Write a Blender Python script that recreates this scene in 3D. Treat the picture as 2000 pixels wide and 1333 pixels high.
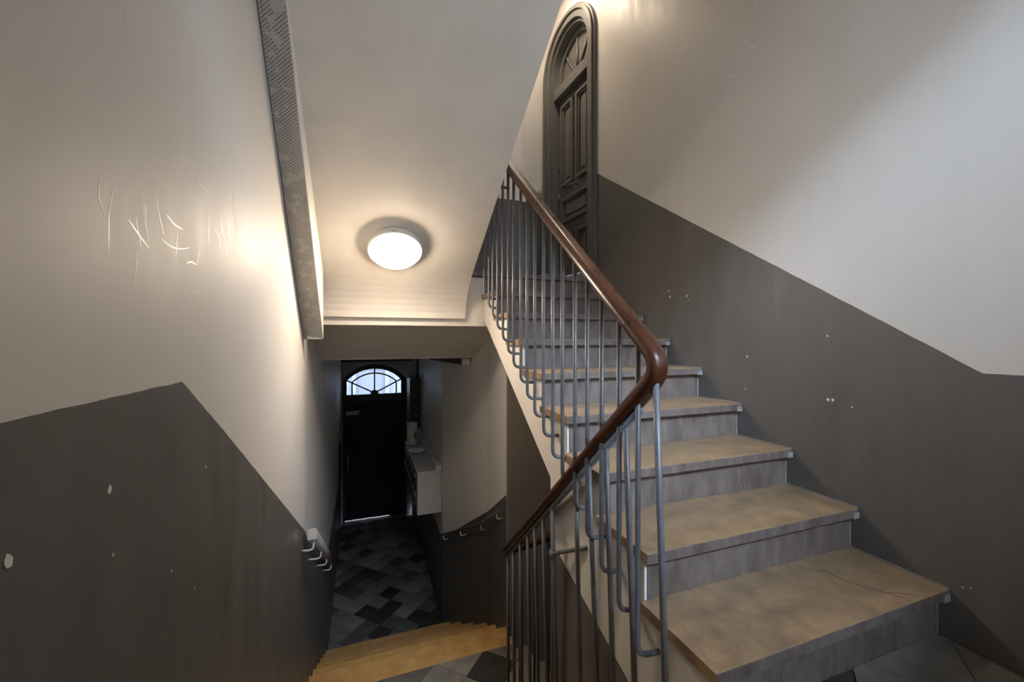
import bpy, bmesh, math, random
from mathutils import Vector, Matrix

for o in list(bpy.data.objects):
    bpy.data.objects.remove(o, do_unlink=True)
S = bpy.context.scene
COL = S.collection
PI = math.pi
random.seed(7)

# ------------------------------------------------------------------ camera, world, exposure
cd = bpy.data.cameras.new('camera')
cam = bpy.data.objects.new('camera', cd)
COL.objects.link(cam)
cd.sensor_width = 36.0
cd.lens = 792.2 / 2000 * 36.0
cd.clip_start = 0.02
cam.location = (0, 0, 0)
cam.rotation_euler = (PI / 2 + math.radians(-0.256), 0, math.radians(-19.842))
S.camera = cam

w = bpy.data.worlds.new('world')
S.world = w
w.use_nodes = True
bg = w.node_tree.nodes['Background']
bg.inputs[0].default_value = (0.66, 0.80, 1.0, 1)
bg.inputs[1].default_value = 105.0

S.view_settings.view_transform = 'Standard'
S.view_settings.look = 'None'
S.view_settings.gamma = 1
S.view_settings.use_curve_mapping = False
S.view_settings.exposure = -0.03
LAMP_STAIR = 88.0
LAMP_LANDING = 70.0
WARM = (1.0, 0.81, 0.61, 1)


def portal(name, loc, rot, sx, sz):
    l = bpy.data.lights.new(name, 'AREA')
    l.shape = 'RECTANGLE'
    l.size, l.size_y = sx, sz
    l.cycles.is_portal = True
    o = bpy.data.objects.new(name, l)
    COL.objects.link(o)
    o.location = loc
    o.rotation_euler = rot
    return o


portal('window_daylight_portal', (1.11, -0.47, 0.85), (PI / 2, 0, 0), 1.25, 1.8)
portal('entrance_daylight_portal', (0.157, 8.2, -0.80), (-PI / 2, 0, 0), 1.05, 0.6)


# ------------------------------------------------------------------ materials
def nd(t, typ, **kw):
    n = t.nodes.new(typ)
    for k, v in kw.items():
        setattr(n, k, v)
    return n


def mat(name, col, rough=0.5, var=0.15, scale=8.0, bump=0.0, bscale=60.0, metal=0.0, rnd=0.0, stretch=(1, 1, 1),
        col2=None, spec=0.5, coat=0.0, rvar=0.0, detail=6.0):
    m = bpy.data.materials.new(name)
    m.use_nodes = True
    t = m.node_tree
    b = t.nodes['Principled BSDF']
    b.inputs['Roughness'].default_value = rough
    b.inputs['Metallic'].default_value = metal
    b.inputs['Specular IOR Level'].default_value = spec
    b.inputs['Coat Weight'].default_value = coat
    tc = nd(t, 'ShaderNodeTexCoord')
    mp = nd(t, 'ShaderNodeMapping')
    mp.inputs['Scale'].default_value = stretch
    t.links.new(tc.outputs['Object'], mp.inputs['Vector'])
    nz = nd(t, 'ShaderNodeTexNoise')
    nz.inputs['Scale'].default_value = scale
    nz.inputs['Detail'].default_value = detail
    nz.inputs['Roughness'].default_value = 0.65
    t.links.new(mp.outputs[0], nz.inputs['Vector'])
    ramp = nd(t, 'ShaderNodeValToRGB')
    c2 = col2 if col2 else tuple(c * (1 - 2 * var) for c in col)
    c1 = col if col2 else tuple(min(1, c * (1 + var)) for c in col)
    ramp.color_ramp.elements[0].position = 0.3
    ramp.color_ramp.elements[0].color = (*c2, 1)
    ramp.color_ramp.elements[1].position = 0.7
    ramp.color_ramp.elements[1].color = (*c1, 1)
    t.links.new(nz.outputs['Fac'], ramp.inputs['Fac'])
    out = ramp.outputs[0]
    if rnd > 0:
        oi = nd(t, 'ShaderNodeObjectInfo')
        mr = nd(t, 'ShaderNodeMapRange')
        mr.inputs['To Min'].default_value = 1 - rnd
        mr.inputs['To Max'].default_value = 1 + rnd
        t.links.new(oi.outputs['Random'], mr.inputs['Value'])
        mx = nd(t, 'ShaderNodeMix', data_type='RGBA', blend_type='MULTIPLY')
        mx.inputs['Factor'].default_value = 1
        t.links.new(out, mx.inputs['A'])
        t.links.new(mr.outputs[0], mx.inputs['B'])
        out = mx.outputs['Result']
    t.links.new(out, b.inputs['Base Color'])
    if rvar > 0:
        r2 = nd(t, 'ShaderNodeMapRange')
        r2.inputs['From Min'].default_value = 0.3
        r2.inputs['From Max'].default_value = 0.7
        r2.inputs['To Min'].default_value = rough - rvar
        r2.inputs['To Max'].default_value = rough + rvar
        t.links.new(nz.outputs['Fac'], r2.inputs['Value'])
        t.links.new(r2.outputs[0], b.inputs['Roughness'])
    if bump > 0:
        n2 = nd(t, 'ShaderNodeTexNoise')
        n2.inputs['Scale'].default_value = bscale
        n2.inputs['Detail'].default_value = 4
        t.links.new(mp.outputs[0], n2.inputs['Vector'])
        bp = nd(t, 'ShaderNodeBump')
        bp.inputs['Strength'].default_value = bump
        bp.inputs['Distance'].default_value = 0.01
        t.links.new(n2.outputs['Fac'], bp.inputs['Height'])
        t.links.new(bp.outputs[0], b.inputs['Normal'])
    return m


LIGHT = (0.68, 0.655, 0.615)
DADO = (0.098, 0.094, 0.091)


def wall_mat(name, y0, y1, z0, z1, rough=0.42, light=LIGHT, dado=DADO, streak=0.12, band=None, bump=0.05):
    """light paint over a grey dado; the dado's top edge runs from (y0,z0) to (y1,z1), level beyond"""
    m = bpy.data.materials.new(name)
    m.use_nodes = True
    t = m.node_tree
    b = t.nodes['Principled BSDF']
    b.inputs['Specular IOR Level'].default_value = 0.30
    g = nd(t, 'ShaderNodeNewGeometry')
    sp = nd(t, 'ShaderNodeSeparateXYZ')
    t.links.new(g.outputs['Position'], sp.inputs[0])
    mr = nd(t, 'ShaderNodeMapRange')
    for k, v in zip(('From Min', 'From Max', 'To Min', 'To Max'), (y0, y1, z0, z1)):
        mr.inputs[k].default_value = v
    t.links.new(sp.outputs['Y'], mr.inputs['Value'])
    en = nd(t, 'ShaderNodeTexNoise')
    en.inputs['Scale'].default_value = 14
    en.inputs['Detail'].default_value = 8
    t.links.new(g.outputs['Position'], en.inputs['Vector'])
    ed = nd(t, 'ShaderNodeMath', operation='MULTIPLY_ADD')
    ed.inputs[1].default_value = 0.006
    ed.inputs[2].default_value = -0.003
    t.links.new(en.outputs['Fac'], ed.inputs[0])
    sm = nd(t, 'ShaderNodeMath', operation='ADD')
    t.links.new(mr.outputs[0], sm.inputs[0])
    t.links.new(ed.outputs[0], sm.inputs[1])
    lt = nd(t, 'ShaderNodeMath', operation='LESS_THAN')
    t.links.new(sp.outputs['Z'], lt.inputs[0])
    t.links.new(sm.outputs[0], lt.inputs[1])
    # vertical rub marks and cloudy wear
    mp = nd(t, 'ShaderNodeMapping')
    mp.inputs['Scale'].default_value = (5, 5, 1.3)
    t.links.new(g.outputs['Position'], mp.inputs['Vector'])
    n1 = nd(t, 'ShaderNodeTexNoise')
    n1.inputs['Scale'].default_value = 2.2
    n1.inputs['Detail'].default_value = 7
    n1.inputs['Roughness'].default_value = 0.6
    t.links.new(mp.outputs[0], n1.inputs['Vector'])

    def tone(c, k):
        r = nd(t, 'ShaderNodeValToRGB')
        r.color_ramp.elements[0].position = 0.15
        r.color_ramp.elements[1].position = 0.85
        r.color_ramp.elements[0].color = (*[x * (1 - k) for x in c], 1)
        r.color_ramp.elements[1].color = (*[x * (1 + k) for x in c], 1)
        t.links.new(n1.outputs['Fac'], r.inputs[0])
        return r.outputs[0]
    mx = nd(t, 'ShaderNodeMix', data_type='RGBA')
    t.links.new(lt.outputs[0], mx.inputs['Factor'])
    t.links.new(tone(light, 0.035), mx.inputs['A'])
    t.links.new(tone(dado, 0.16), mx.inputs['B'])
    t.links.new(mx.outputs['Result'], b.inputs['Base Color'])
    rr = nd(t, 'ShaderNodeMapRange')
    rr.inputs['From Min'].default_value = 0.1
    rr.inputs['From Max'].default_value = 0.9
    rr.inputs['To Min'].default_value = rough - 1.5 * streak
    rr.inputs['To Max'].default_value = rough + 1.5 * streak
    t.links.new(n1.outputs['Fac'], rr.inputs['Value'])
    rd = nd(t, 'ShaderNodeMapRange')
    rd.inputs['From Min'].default_value = 0.3
    rd.inputs['From Max'].default_value = 0.7
    rd.inputs['To Min'].default_value = 0.30
    rd.inputs['To Max'].default_value = 0.52
    t.links.new(n1.outputs['Fac'], rd.inputs['Value'])
    rm = nd(t, 'ShaderNodeMix', data_type='FLOAT')
    t.links.new(lt.outputs[0], rm.inputs[0])
    t.links.new(rr.outputs[0], rm.inputs[2])
    t.links.new(rd.outputs[0], rm.inputs[3])
    t.links.new(rm.outputs[0], b.inputs['Roughness'])
    n2 = nd(t, 'ShaderNodeTexNoise')
    n2.inputs['Scale'].default_value = 2.0
    n2.inputs['Detail'].default_value = 3
    n2.inputs['Roughness'].default_value = 0.6
    t.links.new(mp.outputs[0], n2.inputs['Vector'])
    bp = nd(t, 'ShaderNodeBump')
    bp.inputs['Strength'].default_value = bump
    bp.inputs['Distance'].default_value = 0.03
    t.links.new(n2.outputs['Fac'], bp.inputs['Height'])
    t.links.new(bp.outputs[0], b.inputs['Normal'])
    return m


M = {}
M['wall_left'] = wall_mat('paint_left', 0.956, 4.73, -0.082, -2.34, rough=0.56, streak=0.05, bump=0.05, dado=(0.135, 0.13, 0.127))
M['wall_right'] = wall_mat('paint_right', 0.706, 3.007, -0.109, 1.414, rough=0.44, dado=(0.135, 0.128, 0.12))
M['wall_land'] = wall_mat('paint_landing', 0, 1, 1.405, 1.405, rough=0.5)
M['wall_corr'] = wall_mat('paint_corridor', 3.14, 4.80, -1.28, -2.36, rough=0.5)
M['wall_span'] = wall_mat('paint_spandrel', 1.16, 1.70, -1.175, -1.0, rough=0.5, dado=(0.12, 0.11, 0.10))
M['grey'] = mat('grey_gloss_paint', (0.27, 0.25, 0.225), 0.5, 0.06, 3, 0.08, 30)
M['plaster'] = mat('cream_plaster', (0.74, 0.69, 0.62), 0.6, 0.035, 5, 0.16, 9)
M['white'] = mat('white_paint', (0.72, 0.69, 0.65), 0.5, 0.04, 10, 0.05, 40)
M['tread'] = mat('worn_limestone', (0.385, 0.262, 0.145), 0.46, 0.2, 13, 0.08, 90, rnd=0.06, col2=(0.195, 0.128, 0.08), rvar=0.1, detail=10)
M['riser'] = mat('grey_limestone', (0.195, 0.156, 0.132), 0.6, 0.2, 8, 0.12, 70, rnd=0.06, stretch=(2.2, 2.2, 0.7), col2=(0.08, 0.060, 0.050))
M['ochre'] = mat('ochre_limestone', (0.62, 0.41, 0.15), 0.45, 0.15, 8, 0.08, 80, rnd=0.2, col2=(0.46, 0.23, 0.075), detail=9)
M['slate'] = mat('grey_slate', (0.21, 0.19, 0.158), 0.45, 0.2, 6, 0.15, 40, rnd=0.8, col2=(0.10, 0.094, 0.085), detail=9)
M['slate_dark'] = mat('darker_slate', (0.15, 0.142, 0.128), 0.5, 0.2, 6, 0.15, 40, rnd=0.85, col2=(0.06, 0.058, 0.055), detail=9)  # darker copy of the slate for the corridor tiles
M['grout'] = mat('dark_grout', (0.05, 0.05, 0.05), 0.8, 0.2, 30)
M['wood'] = mat('dark_varnished_wood', (0.088, 0.030, 0.012), 0.30, 0.3, 3.5, 0.04, 40, stretch=(6, 1.5, 1.5), col2=(0.032, 0.010, 0.005), coat=0.0, spec=0.36, rvar=0.05, detail=3)
M['iron'] = mat('grey_painted_iron', (0.135, 0.138, 0.148), 0.38, 0.12, 20, 0.06, 120)
M['door_grey'] = mat('grey_door_paint', (0.118, 0.115, 0.107), 0.45, 0.06, 6, 0.03, 60)
M['door_dark'] = mat('black_door_paint', (0.009, 0.009, 0.011), 0.55, 0.2, 6)
M['frame_dark'] = mat('dark_frame_paint', (0.030, 0.032, 0.040), 0.45, 0.15, 6)
M['metal'] = mat('brushed_metal', (0.35, 0.34, 0.32), 0.35, 0.1, 30, metal=0.8)
M['brass'] = mat('old_brass', (0.32, 0.22, 0.10), 0.4, 0.1, 30, metal=0.9)
M['plastic'] = mat('white_plastic', (0.70, 0.69, 0.66), 0.35, 0.03, 10)
M['cream_box'] = mat('cream_enamel', (0.55, 0.51, 0.45), 0.4, 0.05, 6)
M['meter'] = mat('brown_metal_case', (0.055, 0.052, 0.046), 0.45, 0.1, 10)
M['dark'] = mat('dark_plastic_and_shade', (0.012, 0.012, 0.012), 0.5, 0.1, 10)  # real dark parts, also painted shade for the duct sheet and batten side
M['railgrey'] = mat('greige_handrail_paint', (0.30, 0.27, 0.235), 0.35, 0.08, 10)
M['railthin'] = mat('dark_handrail_paint', (0.11, 0.10, 0.09), 0.3, 0.08, 10)
M['mortar'] = mat('pale_mortar', (0.30, 0.28, 0.27), 0.7, 0.2, 30)
M['crack'] = mat('crack_dirt', (0.05, 0.035, 0.025), 0.9, 0.1, 40)
M['chip'] = mat('bare_plaster', (0.75, 0.73, 0.70), 0.7, 0.05, 60)
M['scuff_shine'] = mat('scuff_painted_shine', (0.76, 0.74, 0.70), 0.40, 0.03, 30)  # scratches with their shine painted in as a colour paler than the wall
M['facade'] = mat('pale_render', (0.042, 0.042, 0.044), 0.8, 0.06, 2)
M['facade_frame'] = mat('facade_trim', (0.026, 0.026, 0.030), 0.7, 0.05, 2)
M['street'] = mat('asphalt', (0.06, 0.06, 0.06), 0.8, 0.1, 8)
M['yard'] = mat('yard_dark', (0.07, 0.06, 0.05), 0.8, 0.1, 2)  # kept dark so the unseen wall throws little light back
M['lime_green'] = mat('green_sticker', (0.18, 0.20, 0.06), 0.5, 0.05, 10)


def emit(name, col, strength):
    m = bpy.data.materials.new(name)
    m.use_nodes = True
    t = m.node_tree
    b = t.nodes['Principled BSDF']
    b.inputs['Base Color'].default_value = (0.8, 0.8, 0.8, 1)
    b.inputs['Emission Color'].default_value = col
    b.inputs['Emission Strength'].default_value = strength
    return m


M['lamp_stair'] = emit('lit_opal_glass', WARM, LAMP_STAIR)
M['lamp_land'] = emit('lit_opal_glass_landing', WARM, LAMP_LANDING)


def glass():
    m = bpy.data.materials.new('window_glass')
    m.use_nodes = True
    t = m.node_tree
    t.nodes.remove(t.nodes['Principled BSDF'])
    tr = nd(t, 'ShaderNodeBsdfTransparent')
    tr.inputs[0].default_value = (0.92, 0.94, 0.96, 1)
    gl = nd(t, 'ShaderNodeBsdfGlossy')
    gl.inputs['Roughness'].default_value = 0.05
    mx = nd(t, 'ShaderNodeMixShader')
    fr = nd(t, 'ShaderNodeFresnel')
    fr.inputs[0].default_value = 1.45
    t.links.new(fr.outputs[0], mx.inputs[0])
    t.links.new(tr.outputs[0], mx.inputs[1])
    t.links.new(gl.outputs[0], mx.inputs[2])
    t.links.new(mx.outputs[0], t.nodes['Material Output'].inputs[0])
    return m


M['glass'] = glass()


def perforated():
    """painted sheet metal with real see-through holes in a staggered grid, some clogged by paint"""
    m = mat('perforated_sheet', (0.50, 0.47, 0.42), 0.5, 0.06, 8)
    t = m.node_tree
    g = nd(t, 'ShaderNodeNewGeometry')
    mp = nd(t, 'ShaderNodeMapping')
    mp.inputs['Rotation'].default_value = (0, 0, PI / 4)
    mp.inputs['Scale'].default_value = (118, 150, 0.0)
    t.links.new(g.outputs['Position'], mp.inputs['Vector'])
    v = nd(t, 'ShaderNodeTexVoronoi')
    v.voronoi_dimensions = '2D'
    v.inputs['Randomness'].default_value = 0.0
    v.inputs['Scale'].default_value = 1.0
    t.links.new(mp.outputs[0], v.inputs['Vector'])
    lt = nd(t, 'ShaderNodeMath', operation='LESS_THAN')
    lt.inputs[1].default_value = 0.27
    t.links.new(v.outputs['Distance'], lt.inputs[0])
    nz = nd(t, 'ShaderNodeTexNoise')
    nz.inputs['Scale'].default_value = 22
    t.links.new(g.outputs['Position'], nz.inputs['Vector'])
    gt = nd(t, 'ShaderNodeMath', operation='GREATER_THAN')
    gt.inputs[1].default_value = 0.42
    t.links.new(nz.outputs['Fac'], gt.inputs[0])
    ml = nd(t, 'ShaderNodeMath', operation='MULTIPLY')
    t.links.new(lt.outputs[0], ml.inputs[0])
    t.links.new(gt.outputs[0], ml.inputs[1])
    inv = nd(t, 'ShaderNodeMath', operation='SUBTRACT')
    inv.inputs[0].default_value = 1
    t.links.new(ml.outputs[0], inv.inputs[1])
    t.links.new(inv.outputs[0], t.nodes['Principled BSDF'].inputs['Alpha'])
    return m


M['perf'] = perforated()


# ------------------------------------------------------------------ mesh helpers
class MB:
    def __init__(self):
        self.v, self.f, self.s = [], [], []

    def add(self, vs, fs, smooth=False):
        n = len(self.v)
        self.v += [tuple(p) for p in vs]
        self.f += [tuple(i + n for i in q) for q in fs]
        self.s += [smooth] * len(fs)
        return self

    def box(self, x0, x1, y0, y1, z0, z1):
        vs = [(x, y, z) for z in (z0, z1) for y in (y0, y1) for x in (x0, x1)]
        return self.add(vs, [(0, 2, 3, 1), (4, 5, 7, 6), (0, 1, 5, 4), (2, 6, 7, 3), (0, 4, 6, 2), (1, 3, 7, 5)])

    def prism(self, poly, axis, a, b):
        """poly in the two other axes (in xyz order), extruded from a to b along axis"""
        def P(p, c):
            return {'x': (c, p[0], p[1]), 'y': (p[0], c, p[1]), 'z': (p[0], p[1], c)}[axis]
        n = len(poly)
        vs = [P(p, a) for p in poly] + [P(p, b) for p in poly]
        fs = [tuple(range(n)), tuple(range(2 * n - 1, n - 1, -1))]
        for i in range(n):
            j = (i + 1) % n
            fs.append((i, i + n, j + n, j))
        return self.add(vs, fs)

    def tube(self, pts, r, sides=8, caps=True, flat=None):
        pts = [Vector(p) for p in pts]
        n = len(pts)
        rs = r if isinstance(r, (list, tuple)) else [r] * n
        up = None
        vs, fs = [], []
        for i, p in enumerate(pts):
            d = (pts[min(i + 1, n - 1)] - pts[max(i - 1, 0)]).normalized()
            if up is None:
                up = Vector((0, 0, 1)) if abs(d.z) < 0.9 else Vector((1, 0, 0))
            a = d.cross(up)
            if a.length < 1e-5:
                a = d.orthogonal()
            a.normalize()
            up2 = a.cross(d).normalized()
            up = up2
            for k in range(sides):
                t = 2 * PI * k / sides
                vs.append(p + a * math.cos(t) * rs[i] + up2 * math.sin(t) * rs[i])
        for i in range(n - 1):
            for k in range(sides):
                k2 = (k + 1) % sides
                fs.append((i * sides + k, i * sides + k2, (i + 1) * sides + k2, (i + 1) * sides + k))
        self.add(vs, fs, True)
        if caps:
            self.add(vs[:sides], [tuple(range(sides - 1, -1, -1))])
            self.add(vs[-sides:], [tuple(range(sides))])
        return self

    def sweep(self, pts, prof, side):
        """profile (a along side, b along up) swept along pts; side is a fixed vector"""
        pts = [Vector(p) for p in pts]
        side = Vector(side).normalized()
        n, m = len(pts), len(prof)
        vs, fs = [], []
        for i, p in enumerate(pts):
            d = (pts[min(i + 1, n - 1)] - pts[max(i - 1, 0)]).normalized()
            u = side.cross(d).normalized()
            s = d.cross(u).normalized()
            for a, b in prof:
                vs.append(p + s * a + u * b)
        for i in range(n - 1):
            for k in range(m):
                k2 = (k + 1) % m
                fs.append((i * m + k, i * m + k2, (i + 1) * m + k2, (i + 1) * m + k))
        self.add(vs, fs, True)
        self.add(vs[:m], [tuple(range(m - 1, -1, -1))])
        self.add(vs[-m:], [tuple(range(m))])
        return self

    def lathe(self, prof, seg=40, c=(0, 0, 0)):
        vs, fs = [], []
        m = len(prof)
        for k in range(seg):
            t = 2 * PI * k / seg
            for r, z in prof:
                vs.append((c[0] + r * math.cos(t), c[1] + r * math.sin(t), c[2] + z))
        for k in range(seg):
            k2 = (k + 1) % seg
            for i in range(m - 1):
                fs.append((k * m + i, k2 * m + i, k2 * m + i + 1, k * m + i + 1))
        return self.add(vs, fs, True)

    def build(self, name, material, parent=None, bevel=0.0):
        me = bpy.data.meshes.new(name)
        me.from_pydata(self.v, [], self.f)
        me.polygons.foreach_set('use_smooth', self.s)
        bm = bmesh.new()
        bm.from_mesh(me)
        bmesh.ops.remove_doubles(bm, verts=bm.verts, dist=1e-6)
        bmesh.ops.recalc_face_normals(bm, faces=bm.faces)
        if bevel > 0:
            es = [e for e in bm.edges if len(e.link_faces) == 2 and e.calc_face_angle(0) > 0.6]
            bmesh.ops.bevel(bm, geom=es, offset=bevel, segments=2, affect='EDGES', profile=0.6)
        bm.to_mesh(me)
        bm.free()
        me.materials.append(material)
        o = bpy.data.objects.new(name, me)
        COL.objects.link(o)
        if parent is not None:
            o.parent = parent
        return o


def tag(o, label, cat, group=None, kind=None):
    o['label'] = label
    o['category'] = cat
    if group:
        o['group'] = group
    if kind:
        o['kind'] = kind
    return o


def thing(name, label, cat, loc=(0, 0, 0), rot=(0, 0, 0), group=None, kind=None):
    o = bpy.data.objects.new(name, None)
    o.empty_display_size = 0.1
    COL.objects.link(o)
    o.location = loc
    o.rotation_euler = rot
    return tag(o, label, cat, group, kind)


def struct(name, mb, m, label, cat):
    return tag(mb.build(name, m), label, cat, kind='structure')


def bez(p0, p1, p2, n=8):
    return [tuple((1 - t) ** 2 * a + 2 * t * (1 - t) * b + t * t * c for a, b, c in zip(p0, p1, p2))
            for t in [i / n for i in range(n + 1)]]


def rounded(pts, r, n=5):
    """round the inner corners of a 3d polyline"""
    pts = [Vector(p) for p in pts]
    out = [pts[0]]
    for i in range(1, len(pts) - 1):
        a, b, c = pts[i - 1], pts[i], pts[i + 1]
        ra = min(r, (a - b).length * 0.49)
        rc = min(r, (c - b).length * 0.49)
        out += [Vector(q) for q in bez(b + (a - b).normalized() * ra, b, b + (c - b).normalized() * rc, n)]
    out.append(pts[-1])
    return out


# ------------------------------------------------------------------ measures
RISE, GO = 0.1684, 0.2672
Y0, Z0 = 0.780, -0.843            # first nosing of the flight up
XR = 1.85                         # right wall
XS = 0.845                        # stringer face
F1 = -1.011                       # landing floor
F2 = 0.504                        # upper landing floor
FT = -2.358                       # tiled half landing
FC = -3.368                       # entrance corridor floor


def xl(y):                        # left wall face
    K = [(-9, -0.335), (1.2, -0.335), (2.8, -0.36), (3.2, -0.385), (4.8, -0.395), (7.95, -0.42)]
    for (a, p), (b, q) in zip(K, K[1:]):
        if y <= b:
            return p + (q - p) * (y - a) / (b - a)
    return -0.42


def xc(y):                        # corridor right wall face
    if y < 3.68:
        return 1.08
    if y < 4.78:
        return 1.08 - 0.23 * (y - 3.68) / 1.10
    return 0.85


# ------------------------------------------------------------------ structure: walls
wall_left = struct('wall_left', MB().prism([(-0.335, -0.6)] + [(xl(y), y) for y in (1.2, 2.8, 3.2, 4.8, 7.95)] + [(-0.75, 7.95), (-0.75, -0.6)], 'z', -4.4, 3.7),
                   M['wall_left'], 'long left wall with glossy cream paint over a dark grey dado', 'wall')
wall_right = struct('wall_right', MB().box(XR, XR + 0.3, -0.6, 3.0, -4.4, 3.7).box(XR, XR + 0.3, 3.0, 3.4, -4.4, 0.46),
                    M['wall_right'], 'cream wall beside the rising stairs with a sloping grey dado', 'wall')
struct('wall_corridor', MB().prism([(1.08, 3.13), (1.08, 3.68), (0.85, 4.78), (0.85, 7.95), (1.85, 7.95), (1.85, 3.13)], 'z', -4.4, 0.09),
       M['wall_corr'], 'cream corridor wall with dark dado behind the letter boxes', 'wall')
struct('wall_cellar', MB().box(1.081, XR, 3.10, 3.13, -4.4, 0.096), M['grey'],
       'plain grey wall under the rising stairs beside the corridor', 'wall')
# wall behind the upper landing
struct('wall_landing', MB().prism([(-0.40, 3.85), (1.489, 3.85), (1.80, 3.955), (1.80, 4.3), (-0.40, 4.3)], 'z', 0.3, 3.7),
       M['wall_land'], 'narrow wall with light switch at the back of upper landing', 'wall')
# side wall of the upper landing with the arched opening, slightly turned
DW = thing('wall_doorway', 'short cream wall around the arched door at the stair top', 'wall', (XR, 3.0, 0),
           (0, 0, PI / 2 + math.radians(3.7)), kind='structure')
# local frame: +x along the wall away from the stairs, -y away from the landing, +y into the room
DS0, DS1, DZS, DR = 0.105, 0.805, 2.635, 0.35
TB = 2.525
dc = (DS0 + DS1) / 2
opening = [(0.0, 0.35), (0.0, 3.7), (0.97, 3.7), (0.97, 0.35), (DS1, 0.35), (DS1, DZS)]
opening += [(dc + DR * math.cos(a), DZS + DR * math.sin(a)) for a in [PI * i / 24 for i in range(1, 24)]]
opening += [(DS0, DZS), (DS0, 0.35)]
MB().prism(opening, 'y', -0.30, 0.0).box(0.0, 0.97, -0.36, -0.301, 0.35, 3.7).build('masonry', M['wall_land'], DW)  # second box: unseen backing added to stop sky leaking round the door

# street front wall with the segmental arch
AX0, AX1, AZS, ATOP, AC = -0.395, 0.735, -0.78, -0.47, 0.17


def seg_arch(x0, x1, zs, top, n=20):
    hw, c = (x1 - x0) / 2, (x0 + x1) / 2
    h = top - zs
    R = (hw * hw + h * h) / (2 * h)
    a0 = math.asin(min(1, hw / R))
    return [(c + R * math.sin(a), top - R + R * math.cos(a)) for a in [a0 - 2 * a0 * i / n for i in range(n + 1)]]


YF = 7.95
poly = [(-7, -4.4), (-7, 9), (7, 9), (7, -4.4), (AX1, -4.4)] + seg_arch(AX0, AX1, AZS, ATOP) + [(AX0, -4.4)]
wide = seg_arch(-0.412, 0.822, -0.74, -0.43)
narrow = seg_arch(AX0, AX1, AZS, ATOP)
wf = MB().prism(poly, 'y', YF + 0.10, YF + 0.30)
wf.prism([(-0.9, -4.4), (-0.9, 0.3), (1.6, 0.3), (1.6, -4.4), (0.822, -4.4)] + wide + [(-0.412, -4.4)], 'y', YF, YF + 0.02)
oa = [(0.822, -4.4)] + wide + [(-0.412, -4.4)]
ob = [(AX1, -4.4)] + narrow + [(AX0, -4.4)]
nn = len(oa)
wf.add([(x, YF + 0.02, z) for x, z in oa] + [(x, YF + 0.1005, z) for x, z in ob], [(i, i + 1, nn + i + 1, nn + i) for i in range(nn - 1)])
struct('wall_front', wf, mat('corridor_end_paint', (0.42, 0.42, 0.43), 0.55, 0.05, 4),
       'wall with arched opening around the dark street door', 'wall')
# lintel moulding above the arch
struct('trim_1', MB().box(-0.41, 0.84, YF - 0.03, YF - 0.001, -0.415, -0.375), M['frame_dark'], 'dark moulding above the arched street door', 'trim')

# back wall of the landing with the stair window
WX0, WX1, WZ0, WZ1 = 0.50, 1.72, -0.05, 1.75
bw = MB()
bw.box(-0.335, WX0, -0.45, -0.35, -4.4, 3.7).box(WX1, XR, -0.45, -0.35, -4.4, 3.7)
bw.box(WX0, WX1, -0.45, -0.35, -4.4, WZ0).box(WX0, WX1, -0.45, -0.35, WZ1, 3.7)
struct('wall_back', bw, M['white'], 'cream wall around the stair window of the lower landing', 'wall')
win = thing('window_1', 'tall casement window lighting the lower landing', 'window', (0, 0, 0), kind='structure')
fr = MB()
fr.box(WX0, WX0 + 0.04, -0.435, -0.395, WZ0, WZ1).box(WX1 - 0.04, WX1, -0.435, -0.395, WZ0, WZ1)
fr.box(WX0 + 0.04, WX1 - 0.04, -0.435, -0.395, WZ0, WZ0 + 0.05).box(WX0 + 0.04, WX1 - 0.04, -0.435, -0.395, WZ1 - 0.05, WZ1)
fr.box(1.09, 1.13, -0.435, -0.395, WZ0 + 0.05, WZ1 - 0.05)
fr.build('window_frame', M['white'], win)
for x0, x1 in ((WX0 + 0.04, 1.09), (1.13, WX1 - 0.04)):
    MB().box(x0, x1, -0.418, -0.412, WZ0 + 0.05, WZ1 - 0.05).build('pane', M['glass'], win)

# ------------------------------------------------------------------ structure: floors, slabs, soffits
struct('floor_landing', MB().box(-0.335, XR, -0.35, 0.84, F1 - 0.2, F1 - 0.012).box(-0.335, XS, 0.84, 0.90, F1 - 0.2, F1 - 0.012),
       M['grout'], 'slate tiled landing at the foot of the rising stairs', 'floor')
struct('floor_cellar', MB().box(-0.75, XR + 0.3, -0.6, YF, -4.6, -4.4), M['grout'], 'dark cellar floor below the flights', 'floor')
slab = MB().prism([(2.956, F2 - 0.04), (2.956, 0.097), (3.45, 0.097), (3.98, -0.172), (4.0, -0.19), (YF, -0.19), (YF, F2 - 0.04)], 'x', -0.42, XR)
struct('ceiling_corridor', slab, M['plaster'], 'cream landing slab with sloping underside over the corridor', 'ceiling')
struct('floor_upper', MB().box(-0.38, XR - 0.06, 3.15, 3.85, F2 - 0.039, F2), M['slate'], 'floor of the upper landing in front of the arched door', 'floor')


def soffit_z(y):
    return 2.077 - 0.6 * y


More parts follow.
